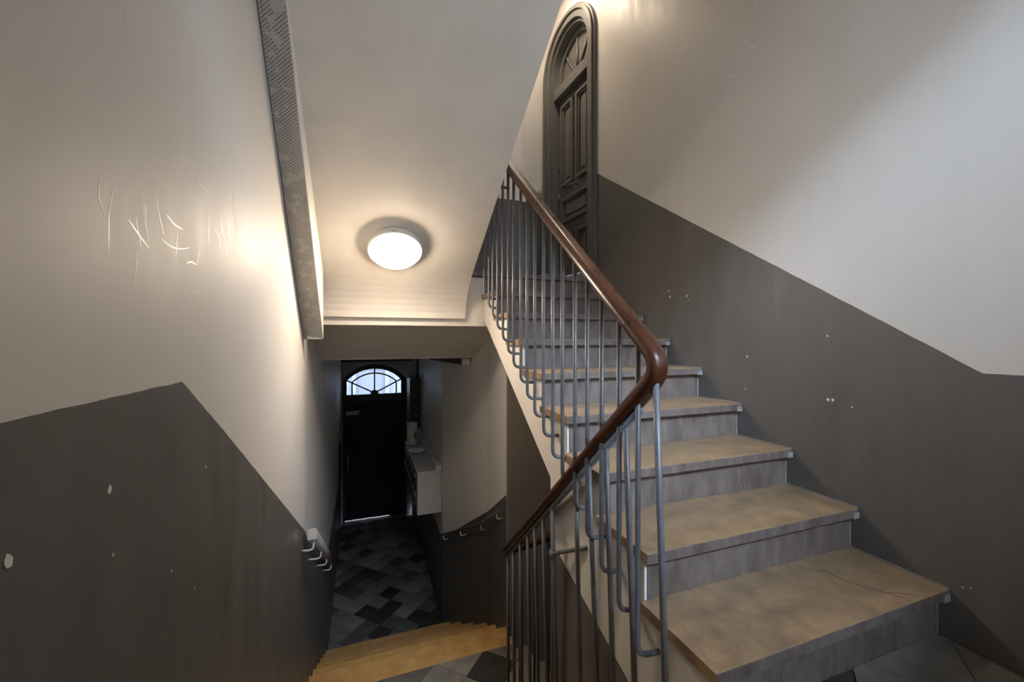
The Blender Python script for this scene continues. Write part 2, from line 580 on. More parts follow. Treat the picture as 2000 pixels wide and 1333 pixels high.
low = [(2.955, 0.15), (2.925, 0.15)] + bez((2.925, 0.15), (2.925, 0.322), (2.70, soffit_z(2.70)), 8)[1:] + [(0.30, soffit_z(0.30))]
struct('ceiling_soffit', MB().prism(low + [(0.30, soffit_z(0.3) + 0.24), (2.955, soffit_z(2.955) + 0.24)], 'x', xl(2) + 0.0, 0.69),
       M['plaster'], 'sloping cream underside of the next flight with a round lamp', 'ceiling')
struct('ceiling_landing', MB().box(-0.335, XR, -0.35, 0.62, 1.84, 2.02), M['plaster'], 'underside of the landing above the camera', 'ceiling')
struct('ceiling_upper_soffit', MB().prism([(0.5, 1.845), (0.62, 1.84), (2.95, 3.28), (4.3, 3.28), (4.3, 3.5), (2.9, 3.5), (0.5, 2.05)], 'x', 0.83, XR),
       M['plaster'], 'underside of the flight above the rising stairs', 'ceiling')
struct('ceiling_upper', MB().box(-0.4, 0.83, 2.95, 4.3, 3.28, 3.5).box(-0.7, 2.1, -0.6, 4.3, 3.7, 3.8), M['plaster'], 'ceiling over the upper landing', 'ceiling')
struct('floor_half_landing', MB().box(xl(2.8), 1.08, 2.405, 3.12, FT - 0.15, FT - 0.012), M['grout'], 'slate tiled half landing above the ochre steps', 'floor')
struct('floor_corridor', MB().prism([(xl(4.75), 4.75), (xc(4.75), 4.75), (0.85, 4.79), (0.85, YF), (xl(YF), YF)], 'z', FC - 0.15, FC - 0.012), M['grout'],
       'dark slate tiled corridor floor leading to the street door', 'floor')


struct('floor_threshold', MB().box(AX0, AX1, YF + 0.021, YF + 0.30, FC - 0.15, FC - 0.004).box(0.42, AX1, YF + 0.10, YF + 0.15, FC - 0.004, FC + 0.016), M['riser'], 'worn stone sill under the street door', 'threshold')


def clip(poly, f):
    """keep the part of a 2d polygon where f(p) >= 0, f linear"""
    out = []
    for i, p in enumerate(poly):
        q = poly[(i + 1) % len(poly)]
        a, b = f(p), f(q)
        if a >= 0:
            out.append(p)
        if (a >= 0) != (b >= 0):
            t = a / (a - b)
            out.append((p[0] + (q[0] - p[0]) * t, p[1] + (q[1] - p[1]) * t))
    return out


def area(p):
    return abs(sum(p[i][0] * p[(i + 1) % len(p)][1] - p[(i + 1) % len(p)][0] * p[i][1] for i in range(len(p)))) / 2


def lay_tiles(parent_name, size, region, top, seed, ang=45, off=(0, 0), m='slate'):
    """region: list of linear functions; every tile its own object under the floor"""
    rnd = random.Random(seed)
    par = bpy.data.objects[parent_name]
    a = math.radians(ang)
    ca, sa = math.cos(a), math.sin(a)
    n = 40
    for i in range(-n, n):
        for j in range(-n, n):
            g = 0.0016
            q = [(i * size + g, j * size + g), ((i + 1) * size - g, j * size + g), ((i + 1) * size - g, (j + 1) * size - g), (i * size + g, (j + 1) * size - g)]
            p = [(x * ca - y * sa + off[0], x * sa + y * ca + off[1]) for x, y in q]
            for f in region:
                p = clip(p, f)
                if len(p) < 3:
                    break
            if len(p) < 3 or area(p) < 4e-4:
                continue
            cx, cy = sum(t[0] for t in p) / len(p), sum(t[1] for t in p) / len(p)
            dz = rnd.uniform(-0.0012, 0.0012)
            # shift to own origin so the object-space pattern differs between tiles
            mb = MB().prism([(x - cx, y - cy) for x, y in p], 'z', -0.011, 0.0)
            o = mb.build('tile', M[m], par)
            o.location = (cx, cy, top + dz)


lay_tiles('floor_landing', 0.30, [lambda p: p[0] + 0.33, lambda p: 1.845 - p[0], lambda p: p[1] + 0.345, lambda p: 0.811 - p[1]], F1, 1, 38, (1.62, 0.60))
lay_tiles('floor_half_landing', 0.265, [lambda p: p[0] - xl(2.8) - 0.004, lambda p: 1.075 - p[0], lambda p: p[1] - 2.41, lambda p: 2.938 - p[1]], FT, 2, 46, (0.467, 2.946))
lay_tiles('floor_corridor', 0.21, [lambda p: p[0] + 0.391 + 0.0080 * (p[1] - 4.8), lambda p: 0.846 - p[0], lambda p: p[1] - 4.76, lambda p: YF - 0.005 - p[1]], FC, 5, 45, (0.30, 6.05), 'slate_dark')

# ------------------------------------------------------------------ staircase going up on the right
up = thing('staircase', 'worn stone staircase rising on the right with white stringer', 'staircase', (0, 0, 0))
YR = [Y0 + k * GO + 0.036 for k in range(10)]
ZT = [Z0 + k * RISE for k in range(10)]
saw = [(YR[0], F1 + 0.001)]
for k in range(8):
    saw += [(YR[k], ZT[k] - 0.036), (YR[k + 1], ZT[k] - 0.036)]
saw += [(YR[8], F2 - 0.045)]
MB().prism(saw + [(2.954, F2 - 0.045), (2.954, 0.14), (1.79, -0.673), (1.79, -2.4), (YR[0], -2.4)], 'x', XS, 0.93).build('stringer', M['wall_span'], up)
MB().prism(saw + [(2.954, F2 - 0.045), (2.954, 0.14), (1.05, -1.19), (YR[0], -1.19)], 'x', 0.931, XR - 0.001).build('stair_slab', M['plaster'], up)
for k in range(9):
    y1 = YR[k + 1] - 0.0 if k < 8 else 3.14
    xa = 0.828 if k < 8 else 0.70
    t = MB().box(xa, XR - 0.003, Y0 + k * GO, y1, ZT[k] - 0.036, ZT[k]).build('tread', M['tread'], up, bevel=0.0035)
    t.data.materials.append(M['riser'])
    for pg in t.data.polygons:
        if pg.normal.y < -0.75 or pg.normal.z < -0.5:
            pg.material_index = 1  # same stone: greyer daylight look of the nosing fronts put into the colour
    # return of the nosing at the wall end
    MB().box(XR - 0.038, XR - 0.004, Y0 + k * GO - 0.0025, Y0 + k * GO + 0.02, ZT[k] - 0.038, ZT[k] - 0.013).build('nosing_return', M['mortar'], t)
    zb = F1 if k == 0 else ZT[k - 1]
    r = MB().box(0.855, XR - 0.004, YR[k] - 0.004, YR[k] + 0.012, zb + 0.001, ZT[k] - 0.037).build('riser', M['riser'], up)
    MB().box(XR - 0.009, XR - 0.002, YR[k] - 0.0065, YR[k] - 0.003, zb, ZT[k] - 0.04).build('caulk_line', M['mortar'], r)
    if k:
        MB().box(XR - 0.006, XR - 0.001, Y0 + (k - 1) * GO + 0.004, YR[k] - 0.004, zb + 0.0005, zb + 0.004).build('caulk_line', M['mortar'], t)


def ribbon(pts, w, nrm, thick=0.001):
    """thin tapered strip along 3d points lying on a surface with normal nrm"""
    pts = [Vector(p) for p in pts]
    nrm = Vector(nrm)
    n = len(pts)
    vs, fs = [], []
    for i, p in enumerate(pts):
        d = (pts[min(i + 1, n - 1)] - pts[max(i - 1, 0)]).normalized()
        s = d.cross(nrm).normalized() * w * (0.25 + 0.75 * math.sin(PI * (i + 0.5) / n))
        vs += [p - s, p + s, p + s * 0.97 + nrm * thick, p - s * 0.97 + nrm * thick]
    for i in range(n - 1):
        a, b = i * 4, i * 4 + 4
        for k in range(4):
            fs.append((a + k, a + (k + 1) % 4, b + (k + 1) % 4, b + k))
    fs += [(0, 1, 2, 3), (4 * n - 4, 4 * n - 3, 4 * n - 2, 4 * n - 1)]
    return MB().add(vs, fs, False)


def smooth_line(pts, n=4):
    out = []
    P = [Vector(p) for p in pts]
    for i in range(len(P) - 1):
        p0, p1, p2, p3 = P[max(i - 1, 0)], P[i], P[i + 1], P[min(i + 2, len(P) - 1)]
        for k in range(n):
            t = k / n
            out.append(0.5 * ((2 * p1) + (p2 - p0) * t + (2 * p0 - 5 * p1 + 4 * p2 - p3) * t * t + (3 * p1 - p0 - 3 * p2 + p3) * t ** 3))
    out.append(P[-1])
    return out


treads = [o for o in up.children if o.name.startswith('tread')]
for k, line in ((0, [(1.501, 1.064), (1.528, 1.026), (1.567, 0.994), (1.571, 0.933), (1.604, 0.875), (1.633, 0.826), (1.655, 0.80)]),
                (0, [(1.613, 0.851), (1.667, 0.823), (1.706, 0.80)]),
                (2, [(1.472, 1.60), (1.537, 1.542), (1.638, 1.485), (1.745, 1.436), (1.797, 1.398)])):
    ribbon(smooth_line([(x, y, ZT[k]) for x, y in line]), 0.0015, (0, 0, 1), 0.0003).build('crack', M['crack'], treads[k])

# ------------------------------------------------------------------ stairs going down from the landing, ochre steps, cellar steps
dn = thing('staircase', 'stone flight descending below the lower handrail to half landing', 'staircase')
for k in range(1, 8):
    ya = 0.90 + 0.215 * (k - 1)
    MB().box(xl(1), XS - 0.005, ya - 0.002, ya + 0.215, F1 - RISE * k - 0.036, F1 - RISE * k).build('tread', M['tread'], dn, bevel=0.006)
for k in range(1, 9):
    ya = 0.90 + 0.215 * (k - 1)
    MB().box(xl(1) + 0.003, XS - 0.008, ya - 0.03, ya - 0.002, F1 - RISE * k, F1 - RISE * (k - 1) - 0.037).build('riser', M['riser'], dn)
MB().box(xl(1), XS - 0.005, 0.813, 0.905, F1 - 0.036, F1).build('tread', M['tread'], dn, bevel=0.006)

GO2 = 0.283
oc = thing('staircase', 'short flight of ochre stone steps dropping into the dark corridor', 'staircase')
for k in range(6):
    y0 = 3.14 + GO2 * k
    z = FT - RISE * k
    ya = 2.94 if k == 0 else y0 - GO2 - 0.017
    pts = [(xl(ya) + 0.003, ya), (xc(ya) - 0.004, ya)]
    if ya < 3.68 < y0:
        pts.append((1.076, 3.68))
    pts += [(xc(y0) - 0.004, y0), (xl(y0) + 0.003, y0)]
    MB().prism(pts, 'z', z - 0.036, z).build('tread', M['ochre'], oc, bevel=0.006)
    MB().prism([(xl(y0) + 0.004, y0 - 0.03), (xc(y0) - 0.006, y0 - 0.03), (xc(y0) - 0.006, y0 - 0.018), (xl(y0) + 0.004, y0 - 0.018)], 'z',
               z - RISE + 0.001, z - 0.037).build('riser', M['ochre'], oc)

ce = thing('staircase', 'dark cellar steps turning down beside the grey wall', 'staircase')
for k in range(5):
    xa = 1.082 + 0.15 * k
    z = FT - RISE * (k + 1)
    MB().box(xa, min(xa + 0.17, XR - 0.003), 1.85, 3.098, z - 0.04, z).build('tread', M['grey'], ce)
    MB().box(xa - 0.001, xa + 0.012, 1.85, 3.098, z, z + RISE - 0.041).build('riser', M['grey'], ce)
    MB().box(xa + 0.02, xa + 0.05, 3.09, 3.0985, z + 0.005, z + 0.10).build('skirting', M['white'], ce)

# ------------------------------------------------------------------ railing
rl = thing('stair_railing', 'bent wooden handrail on grey iron bars between the two flights', 'railing')
XB = 0.77


def rail_z(y):
    return -0.008 + 0.826 * (y - 0.98)


prof = [(0.030 * math.cos(a), 0.028 * math.sin(a) + 0.002) for a in [2 * PI * i / 14 for i in range(14)]]
prof = [(a, max(b, -0.020)) for a, b in prof]
P_up = [(XB, 2.95, rail_z(2.95)), (XB, 1.02, rail_z(1.02))]
LOW0, LOW1 = Vector((0.775, 0.985, -0.150)), Vector((0.83, 2.40, -1.335))
knee = rounded([Vector(P_up[0]), Vector((XB + 0.001, 0.900, -0.076)), LOW1], 0.085, 10)
# smooth_up for the sweep: the side vector stays along x
MB().sweep(knee, prof, (1, 0, 0)).build('handrail', M['wood'], rl)
MB().sweep(rounded([LOW1 + Vector((0.0, -0.004, 0.003)), LOW1 + Vector((0.02, 0.03, -0.012)), Vector((1.18, 2.43, -1.30)), Vector((1.22, 2.40, -1.31))], 0.03),
           prof, (0, -1, 0.0)).build('handrail', M['wood'], rl)
# iron strap under the lower run
d = (LOW1 - LOW0)
strap = [LOW0 + d * 0.03 + Vector((0, -0.012, -0.026)), LOW0 + d * 0.97 + Vector((0, -0.012, -0.026))]
MB().sweep(strap, [(-0.012, -0.008), (0.012, -0.008), (0.012, 0.006), (-0.012, 0.006)], (1, 0, 0)).build('iron_strap', M['iron'], rl)
strap2 = [(XB, 1.0, rail_z(1.0) - 0.026), (XB, 2.9, rail_z(2.9) - 0.026)]
MB().sweep(strap2, [(-0.012, -0.008), (0.012, -0.008), (0.012, 0.006), (-0.012, 0.006)], (1, 0, 0)).build('iron_strap', M['iron'], rl)
# bars of the upper run, hooked into the stringer
for k in range(18):
    y = 1.018 + 0.0985 * k
    zb = -0.957 + 0.74 * (y - 1.018)
    x = XB + 0.002 * math.sin(k * 2.1)
    pts = rounded([(x, y, rail_z(y) - 0.02), (x + 0.002 * math.sin(k * 3.3), y, zb + 0.3), (x, y, zb), (XS + 0.004, y - 0.004, zb - 0.002)], 0.04, 5)
    MB().tube(pts, 0.0085, 8).build('baluster', M['iron'], rl)
# bars of the lower run, leaning slightly, standing on the steps going down
low_b = [(0.770, 0.940, 0.034), (0.778, 1.092, 0.036), (0.782, 1.210, 0.030), (0.785, 1.330, 0.040), (0.788, 1.436, 0.022),
         (0.800, 1.680, 0.024), (0.805, 1.790, 0.022), (0.808, 1.900, 0.022), (0.812, 2.005, 0.014), (0.817, 2.130, 0.016),
         (0.823, 2.260, 0.012), (0.828, 2.370, 0.010)]
for x, y, lean in low_b:
    f = (y - LOW0.y) / d.y
    zt = LOW0.z + d.z * f - 0.02 if f > 0 else -0.10
    k = max(1, min(8, math.ceil((y - 0.90) / 0.215)))
    zb = F1 - RISE * k if y > 0.9 else F1
    xb = min(x + lean * (zt - zb) / 0.85, XS - 0.015)
    o = MB().tube([(x, y, zt), (x + (xb - x) * 0.5, y - 0.002, (zt + zb) / 2), (xb, y, zb)], 0.0098, 8).build('baluster', M['iron'], rl)
    MB().tube([(x - 0.011, y, zt - 0.012), (x - 0.0085, y, zt - 0.012)], 0.003, 6).build('screw', M['dark'], o)
# guard of the cellar opening
for x in (0.93, 1.03, 1.13):
    MB().tube([(x, 2.425, -1.33), (x, 2.425, FT - 0.01)], 0.0085, 8).build('baluster', M['iron'], rl)
MB().box(1.175, 1.205, 2.40, 2.43, FT - 0.8, -1.33).build('newel', M['dark'], rl)
# cross bar tying the lower run to the stringer
MB().tube(rounded([(0.803, 1.683, -0.985), (0.835, 1.48, -0.868), (XS + 0.004, 1.44, -0.845)], 0.02), 0.009, 8).build('tie_bar', M['iron'], rl)
MB().tube([(0.802, 1.68, -1.003), (0.803, 1.682, -0.967)], 0.014, 10).build('collar', M['iron'], rl)
# stub of the railing that turns on towards the next flight
MB().tube([(0.72, 2.46, 1.02), (0.72, 2.46, 1.55)], 0.0085, 8).build('baluster', M['iron'], rl)
MB().tube([(0.64, 2.18, 0.86), (XB, 2.18, 0.86)], 0.008, 8).build('tie_bar', M['iron'], rl)

# ------------------------------------------------------------------ wall handrails of the corridor steps
lh = thing('wall_handrail', 'grey wooden handrail on hooked brackets along the left wall', 'handrail')
pl = [(-0.300, 2.66, -1.155), (-0.328, 4.60, -2.335)]
MB().sweep(pl, [(-0.022, -0.032), (0.022, -0.032), (0.026, -0.02), (0.026, 0.02), (0.018, 0.030), (-0.018, 0.030), (-0.026, 0.02), (-0.026, -0.02)],
           (1, 0, 0)).build('rail', M['railgrey'], lh)
for y in (2.74, 3.25, 3.78, 4.35):
    t = (y - 2.66) / 1.94
    z = -1.155 - 1.18 * t
    x = -0.300 - 0.028 * t
    MB().tube(rounded([(x, y, z - 0.03), (x, y - 0.005, z - 0.085), (xl(y) - 0.004, y - 0.01, z - 0.075)], 0.04, 5), 0.006, 8).build('bracket', M['plastic'], lh)

rh = thing('wall_handrail', 'thin dark handrail with white hooks along right corridor wall', 'handrail')
pr = rounded([(1.035, 3.19, -1.425), (1.025, 3.68, -1.735), (0.80, 4.72, -2.29)], 0.15)
MB().sweep(pr, [(0.012 * math.cos(a), 0.012 * math.sin(a)) for a in [2 * PI * i / 10 for i in range(10)]], (1, 0, 0)).build('rail', M['railthin'], rh)
for (x, y, z) in ((1.034, 3.24, -1.455), (1.028, 3.72, -1.76), (0.925, 4.15, -1.99), (0.83, 4.6, -2.225)):
    MB().tube(rounded([(x, y, z - 0.01), (x, y - 0.005, z - 0.06), (xc(y) + 0.004, y - 0.01, z - 0.05)], 0.035, 5), 0.006, 8).build('bracket', M['plastic'], rh)

# ------------------------------------------------------------------ lamps
def ceiling_lamp(name, label, loc, rot, m, r=0.158):
    t = thing(name, label, 'lamp', loc, rot)
    MB().lathe([(0.001, 0.0), (r * 0.93, 0.0), (r * 0.93, -0.040), (0.001, -0.040)], 48).build('base', M['plastic'], t)
    MB().lathe([(r * 0.90, -0.038), (r * 0.985, -0.039), (r, -0.043), (r, -0.053), (r * 0.97, -0.058), (r * 0.91, -0.057), (r * 0.90, -0.038)], 48).build('rim', M['plastic'], t)
    MB().lathe([(r * 0.905, -0.055)] + [(r * 0.905 * math.cos(a) ** 0.45, -0.055 - 0.047 * math.sin(a)) for a in [PI / 2 * i / 10 for i in range(1, 10)]] + [(0.0005, -0.102)], 48).build('diffuser', m, t)
    for a in (0.4, 2.5, 4.6):
        MB().tube([(r * 0.99 * math.cos(a), r * 0.99 * math.sin(a), -0.048), (r * 1.02 * math.cos(a), r * 1.02 * math.sin(a), -0.048)], 0.006, 8).build('clip', M['metal'], t)
    return t


ceiling_lamp('ceiling_lamp', 'round lit opal lamp on the sloping underside of stairs', (0.166, 2.518, soffit_z(2.518)), (-math.atan(0.6), 0, 0), M['lamp_stair'])
ceiling_lamp('ceiling_lamp', 'round lit lamp on the ceiling of the upper landing', (1.42, 3.28, 3.28), (0, 0, 0), M['lamp_land'])

# ------------------------------------------------------------------ perforated duct cover along the left wall
du = thing('duct_cover', 'perforated cream metal duct cover running down the left wall', 'duct')
ys = [0.55, 1.0, 1.53, 2.14, 2.76]
zs = [1.70, 1.44, 1.133, 0.565, 0.0]
xi, xo = -0.250, -0.337  # inner edge, outer edge at the end cap
vs, fs = [], []
for y, z in zip(ys, zs):
    vs += [(xl(y) + 0.003, y + 0.02, z), (xi, y, z), (xi, y, z + 0.0012), (xl(y) + 0.003, y + 0.02, z + 0.0012)]
for i in range(len(ys) - 1):
    a, b = i * 4, i * 4 + 4
    for k in range(4):
        fs.append((a + k, a + (k + 1) % 4, b + (k + 1) % 4, b + k))
fs += [(0, 1, 2, 3), (16, 17, 18, 19)]
MB().add(vs, fs).build('perforated_plate', M['perf'], du)
MB().add([(x, y, z + 0.014) for x, y, z in vs], fs).build('shade_sheet', M['dark'], du)  # dark sheet added above the holes, standing in for the shaded inside
vs, fs = [], []
for y, z in zip(ys, zs):
    zt = min(soffit_z(y) + 0.01, 1.9)
    vs += [(xi, y, z), (xi + 0.004, y, z), (xi + 0.004, y, zt), (xi, y, zt)]
for i in range(len(ys) - 1):
    a, b = i * 4, i * 4 + 4
    for k in range(4):
        fs.append((a + k, a + (k + 1) % 4, b + (k + 1) % 4, b + k))
fs += [(0, 1, 2, 3), (16, 17, 18, 19)]
MB().add(vs, fs).build('side_panel', M['white'], du)
MB().box(xo, xi, 2.756, 2.764, 0.0, 0.425).build('end_cap', M['white'], du)

# ------------------------------------------------------------------ arched door of the upper landing (children of its own thing)
ad = thing('arched_door', 'grey panelled door under a round arch at the stair top', 'door', (XR, 3.0, 0), (0, 0, PI / 2 + math.radians(3.7)))


def arch_band(mb, s0, s1, w, zs, z0, ya, yb, n=28):
    """flat band of width w around the opening s0..s1 with a round head, standing from z0"""
    c, r = (s0 + s1) / 2, (s1 - s0) / 2
    ins = [(s1, z0), (s1, zs)] + [(c + r * math.cos(PI * i / n), zs + r * math.sin(PI * i / n)) for i in range(1, n)] + [(s0, zs), (s0, z0)]
    R = r + w
    out = [(s1 + w, z0), (s1 + w, zs)] + [(c + R * math.cos(PI * i / n), zs + R * math.sin(PI * i / n)) for i in range(1, n)] + [(s0 - w, zs), (s0 - w, z0)]
    m = len(ins)
    vs, fs = [], []
    for (a, b), (e, g) in zip(ins, out):
        vs += [(a, ya, b), (e, ya, g), (e, yb, g), (a, yb, b)]
    for i in range(m - 1):
        p, q = i * 4, i * 4 + 4
        for k in range(4):
            fs.append((p + k, p + (k + 1) % 4, q + (k + 1) % 4, q + k))
    fs += [(0, 1, 2, 3), tuple(range(4 * m - 4, 4 * m))]
    mb.add(vs, fs)
    return mb


cas = arch_band(MB(), DS0 + 0.003, DS1 - 0.003, 0.058, DZS, F2, 0.0, 0.030)
arch_band(cas, DS0 - 0.055, DS1 + 0.055, 0.030, DZS, F2, 0.0, 0.048)
arch_band(cas, DS0 - 0.085, DS1 + 0.085, 0.018, DZS, F2, 0.0, 0.030)
cas.build('casing', M['door_grey'], ad)
MB().box(DS0 - 0.105, DS0 + 0.0, 0.0, 0.06, F2, F2 + 0.17).build('plinth_block', M['door_grey'], ad)
MB().box(DS1 - 0.0, DS1 + 0.105, 0.0, 0.06, F2, F2 + 0.17).build('plinth_block', M['door_grey'], ad)
arch_band(MB(), DS0 + 0.03, DS1 - 0.03, 0.03, DZS, F2, -0.16, -0.001).build('jamb', M['door_grey'], ad)
# fanlight
fl = arch_band(MB(), DS0 + 0.075, DS1 - 0.075, 0.045, DZS, TB, -0.115, -0.075).build('fanlight_frame', M['door_grey'], ad)
rfan = (DS1 - DS0) / 2 - 0.07
half = [(dc + rfan, TB)] + [(dc + rfan * math.cos(PI * i / 20), DZS + rfan * math.sin(PI * i / 20)) for i in range(21)] + [(dc - rfan, TB)]
MB().prism(half, 'y', -0.118, -0.105).build('fanlight_panel', M['door_grey'], ad)
for a in (52, 90, 128):
    ca, sa = math.cos(math.radians(a)), math.sin(math.radians(a))
    MB().sweep([(dc + 0.05 * ca, -0.095, TB + 0.05 * sa), (dc + rfan * 1.08 * ca, -0.095, TB + (rfan + 0.09) * sa)],
               [(-0.010, -0.009), (0.010, -0.009), (0.010, 0.009), (-0.010, 0.009)], (0, 1, 0)).build('glazing_bar', M['door_grey'], fl)
MB().box(DS0 + 0.03, DS1 - 0.03, -0.12, -0.012, TB - 0.10, TB + 0.003).build('transom_bar', M['door_grey'], ad, bevel=0.008)
# leaf with moulded panels
L0, L1, LB, LT = DS0 + 0.029, DS1 - 0.029, F2 + 0.002, TB - 0.103
leaf = MB().box(L0, L1, -0.125, -0.085, LB, LT).build('door_leaf', M['door_grey'], ad)
mid = (L0 + L1) / 2
panels = [(L0 + 0.07, mid - 0.03, F2 + 1.03, LT - 0.08), (mid + 0.03, L1 - 0.07, F2 + 1.03, LT - 0.08),
          (L0 + 0.07, L1 - 0.07, F2 + 0.66, F2 + 0.90), (L0 + 0.07, mid - 0.03, F2 + 0.12, F2 + 0.55), (mid + 0.03, L1 - 0.07, F2 + 0.12, F2 + 0.55)]
for (a, b, c, e) in panels:
    p = MB()
    for (i0, i1, yy) in ((0.0, 0.022, -0.052), (0.022, 0.04, -0.068)):
        p.box(a + i0, a + i1, -0.085, yy, c + i0, e - i0).box(b - i1, b - i0, -0.085, yy, c + i0, e - i0)
        p.box(a + i1, b - i1, -0.085, yy, c + i0, c + i1).box(a + i1, b - i1, -0.085, yy, e - i1, e - i0)
    mo = p.build('panel_moulding', M['door_grey'], leaf)
    MB().box(a + 0.07, b - 0.07, -0.086, -0.072, c + 0.07, e - 0.07).build('raised_panel', M['door_grey'], leaf, bevel=0.006)
h = MB().tube(rounded([(mid - 0.01, -0.084, F2 + 0.985), (mid - 0.01, -0.03, F2 + 0.985), (mid + 0.10, -0.03, F2 + 0.99), (mid + 0.10, -0.084, F2 + 0.99)], 0.03), 0.008, 8).build('door_handle', M['iron'], leaf)
MB().lathe([(0.0005, 0.0), (0.02, 0.0), (0.02, 0.012), (0.0005, 0.012)], 16).build('lock_rosette', M['brass'], leaf).matrix_local = Matrix.Translation((L1 - 0.045, -0.086, F2 + 0.93)) @ Matrix.Rotation(-PI / 2, 4, 'X')
for z in (F2 + 1.25, F2 + 0.95):
    MB().tube([(L1 - 0.004, -0.08, z - 0.04), (L1 - 0.004, -0.08, z + 0.04)], 0.008, 8).build('hinge', M['door_grey'], leaf)

# light switch beside it
sw = thing('light_switch', 'small white light switch on wall beside the arched door', 'switch', (1.715, 3.926, 1.58), (0, 0, math.atan2(0.105, 0.311)))
MB().box(-0.035, 0.035, -0.012, 0.0, -0.05, 0.05).build('plate', M['plastic'], sw, bevel=0.003)
MB().box(-0.02, 0.02, -0.018, -0.011, -0.025, 0.025).build('rocker', M['white'], sw)

# ------------------------------------------------------------------ street door
sd = thing('street_door', 'black panelled street door with arched fanlight at corridor end', 'door', (0.157, YF, FC))
YD = 0.10
cx = 0.157


def rel(p):
    return (p[0] - cx, p[1] - FC)


# frame: arch band of segmental shape
outer = [rel(p) for p in seg_arch(AX0, AX1, AZS, ATOP)]
GX0, GX1, GZ0, GZS, GTOP = -0.330, 0.640, -1.03, -0.775, -0.555
inner = [rel(p) for p in seg_arch(GX0, GX1, GZS, GTOP)]
o2 = [rel((AX1, -1.15))] + outer + [rel((AX0, -1.15))]
i2 = [rel((GX1, -1.15))] + inner + [rel((GX0, -1.15))]
vs, fs = [], []
for a, b in zip(o2, i2):
    vs += [(a[0], YD, a[1]), (b[0], YD, b[1]), (b[0], YD + 0.07, b[1]), (a[0], YD + 0.07, a[1])]
for i in range(len(o2) - 1):
    a, b = i * 4, i * 4 + 4
    for k in range(4):
        fs.append((a + k, a + (k + 1) % 4, b + (k + 1) % 4, b + k))
fs += [(0, 1, 2, 3), tuple(range(len(vs) - 4, len(vs)))]
fan = MB().add(vs, fs).build('fanlight_frame', M['frame_dark'], sd)
MB().box(AX0 - cx, AX1 - cx, YD - 0.02, YD + 0.07, -1.16 - FC, -1.03 - FC).build('transom_bar', M['frame_dark'], sd)
hw, zb = (GX1 - GX0) / 2, GZ0 - FC
ang_pts = {'L': (-hw + 0.0, GZS - FC + 0.01), 'R': (hw, GZS - FC + 0.01)}
iw = 0.395
inn = [rel(p) for p in seg_arch(cx - iw, cx + iw, GZS - 0.03, GTOP - 0.085, 16)]
bars = []


def bar(pts, r=0.012):
    MB().sweep([(x, YD + 0.035, z) for x, z in pts], [(-0.015, -r), (0.015, -r), (0.015, r), (-0.015, r)], (0, 1, 0)).build('glazing_bar', M['frame_dark'], fan)


bar([(0, zb), (0, GTOP - FC)])
bar([(0.03, zb + 0.03), ang_pts['R']])
bar([(-0.03, zb + 0.03), ang_pts['L']])
bar(inn)
bar([(iw, zb), inn[0]])
bar([(-iw, zb), inn[-1]])
hub = [(0.075 * math.cos(PI * i / 12), zb + 0.075 * math.sin(PI * i / 12)) for i in range(13)]
MB().prism(hub, 'y', YD + 0.015, YD + 0.055).build('hub', M['frame_dark'], fan)
# panes
gl_out = inner
n = len(gl_out)
mid_i = n // 2
mid_k = len(inn) // 2


def pane(pts):
    MB().prism(pts, 'y', YD + 0.033, YD + 0.037).build('pane', M['glass'], fan)


pane(gl_out[:mid_i + 1] + inn[:mid_k + 1][::-1])
pane(gl_out[mid_i:] + inn[mid_k:][::-1])
pane([(0, zb)] + inn[:mid_k + 1])
pane([(0, zb)] + inn[mid_k:])
pane([(0, zb), (iw, zb), inn[0]])
pane([(0, zb), inn[-1], (-iw, zb)])
pane([(iw, zb), (hw, zb), gl_out[0], inn[0]])
pane([(-iw, zb), inn[-1], gl_out[-1], (-hw, zb)])
# leaf
dl = MB().box(AX0 - cx + 0.001, AX1 - cx - 0.001, YD, YD + 0.05, 0.016, -1.162 - FC).build('door_leaf', M['door_dark'], sd)
for (a, b) in ((-0.42, 0.02), (0.10, 0.46)):
    for (c, e) in ((0.18, 0.80), (0.90, 1.30), (1.38, 2.05)):
        MB().box(a, b, YD - 0.014, YD + 0.001, c, e).build('raised_panel', M['door_dark'], dl, bevel=0.008)
MB().box(AX0 - cx, AX0 - cx + 0.03, YD - 0.03, YD + 0.07, 0.0, -1.162 - FC).build('jamb', M['frame_dark'], sd)
MB().box(AX1 - cx - 0.03, AX1 - cx, YD - 0.03, YD + 0.07, 0.0, -1.162 - FC).build('jamb', M['frame_dark'], sd)
cl = MB().box(-0.50, -0.27, YD - 0.06, YD - 0.001, 1.97, 2.045).build('door_closer', M['metal'], sd, bevel=0.008)
MB().tube([(-0.29, YD - 0.03, 2.05), (-0.24, YD - 0.05, 2.075)], 0.008, 6).build('closer_arm', M['metal'], cl)
MB().tube([(-0.47, YD - 0.05, 0.95), (-0.47, YD - 0.05, 1.25)], 0.012, 8).build('pull_handle', M['metal'], sd)
MB().box(-0.49, -0.45, YD - 0.012, YD, 1.05, 1.20).build('lock_plate', M['brass'], sd)

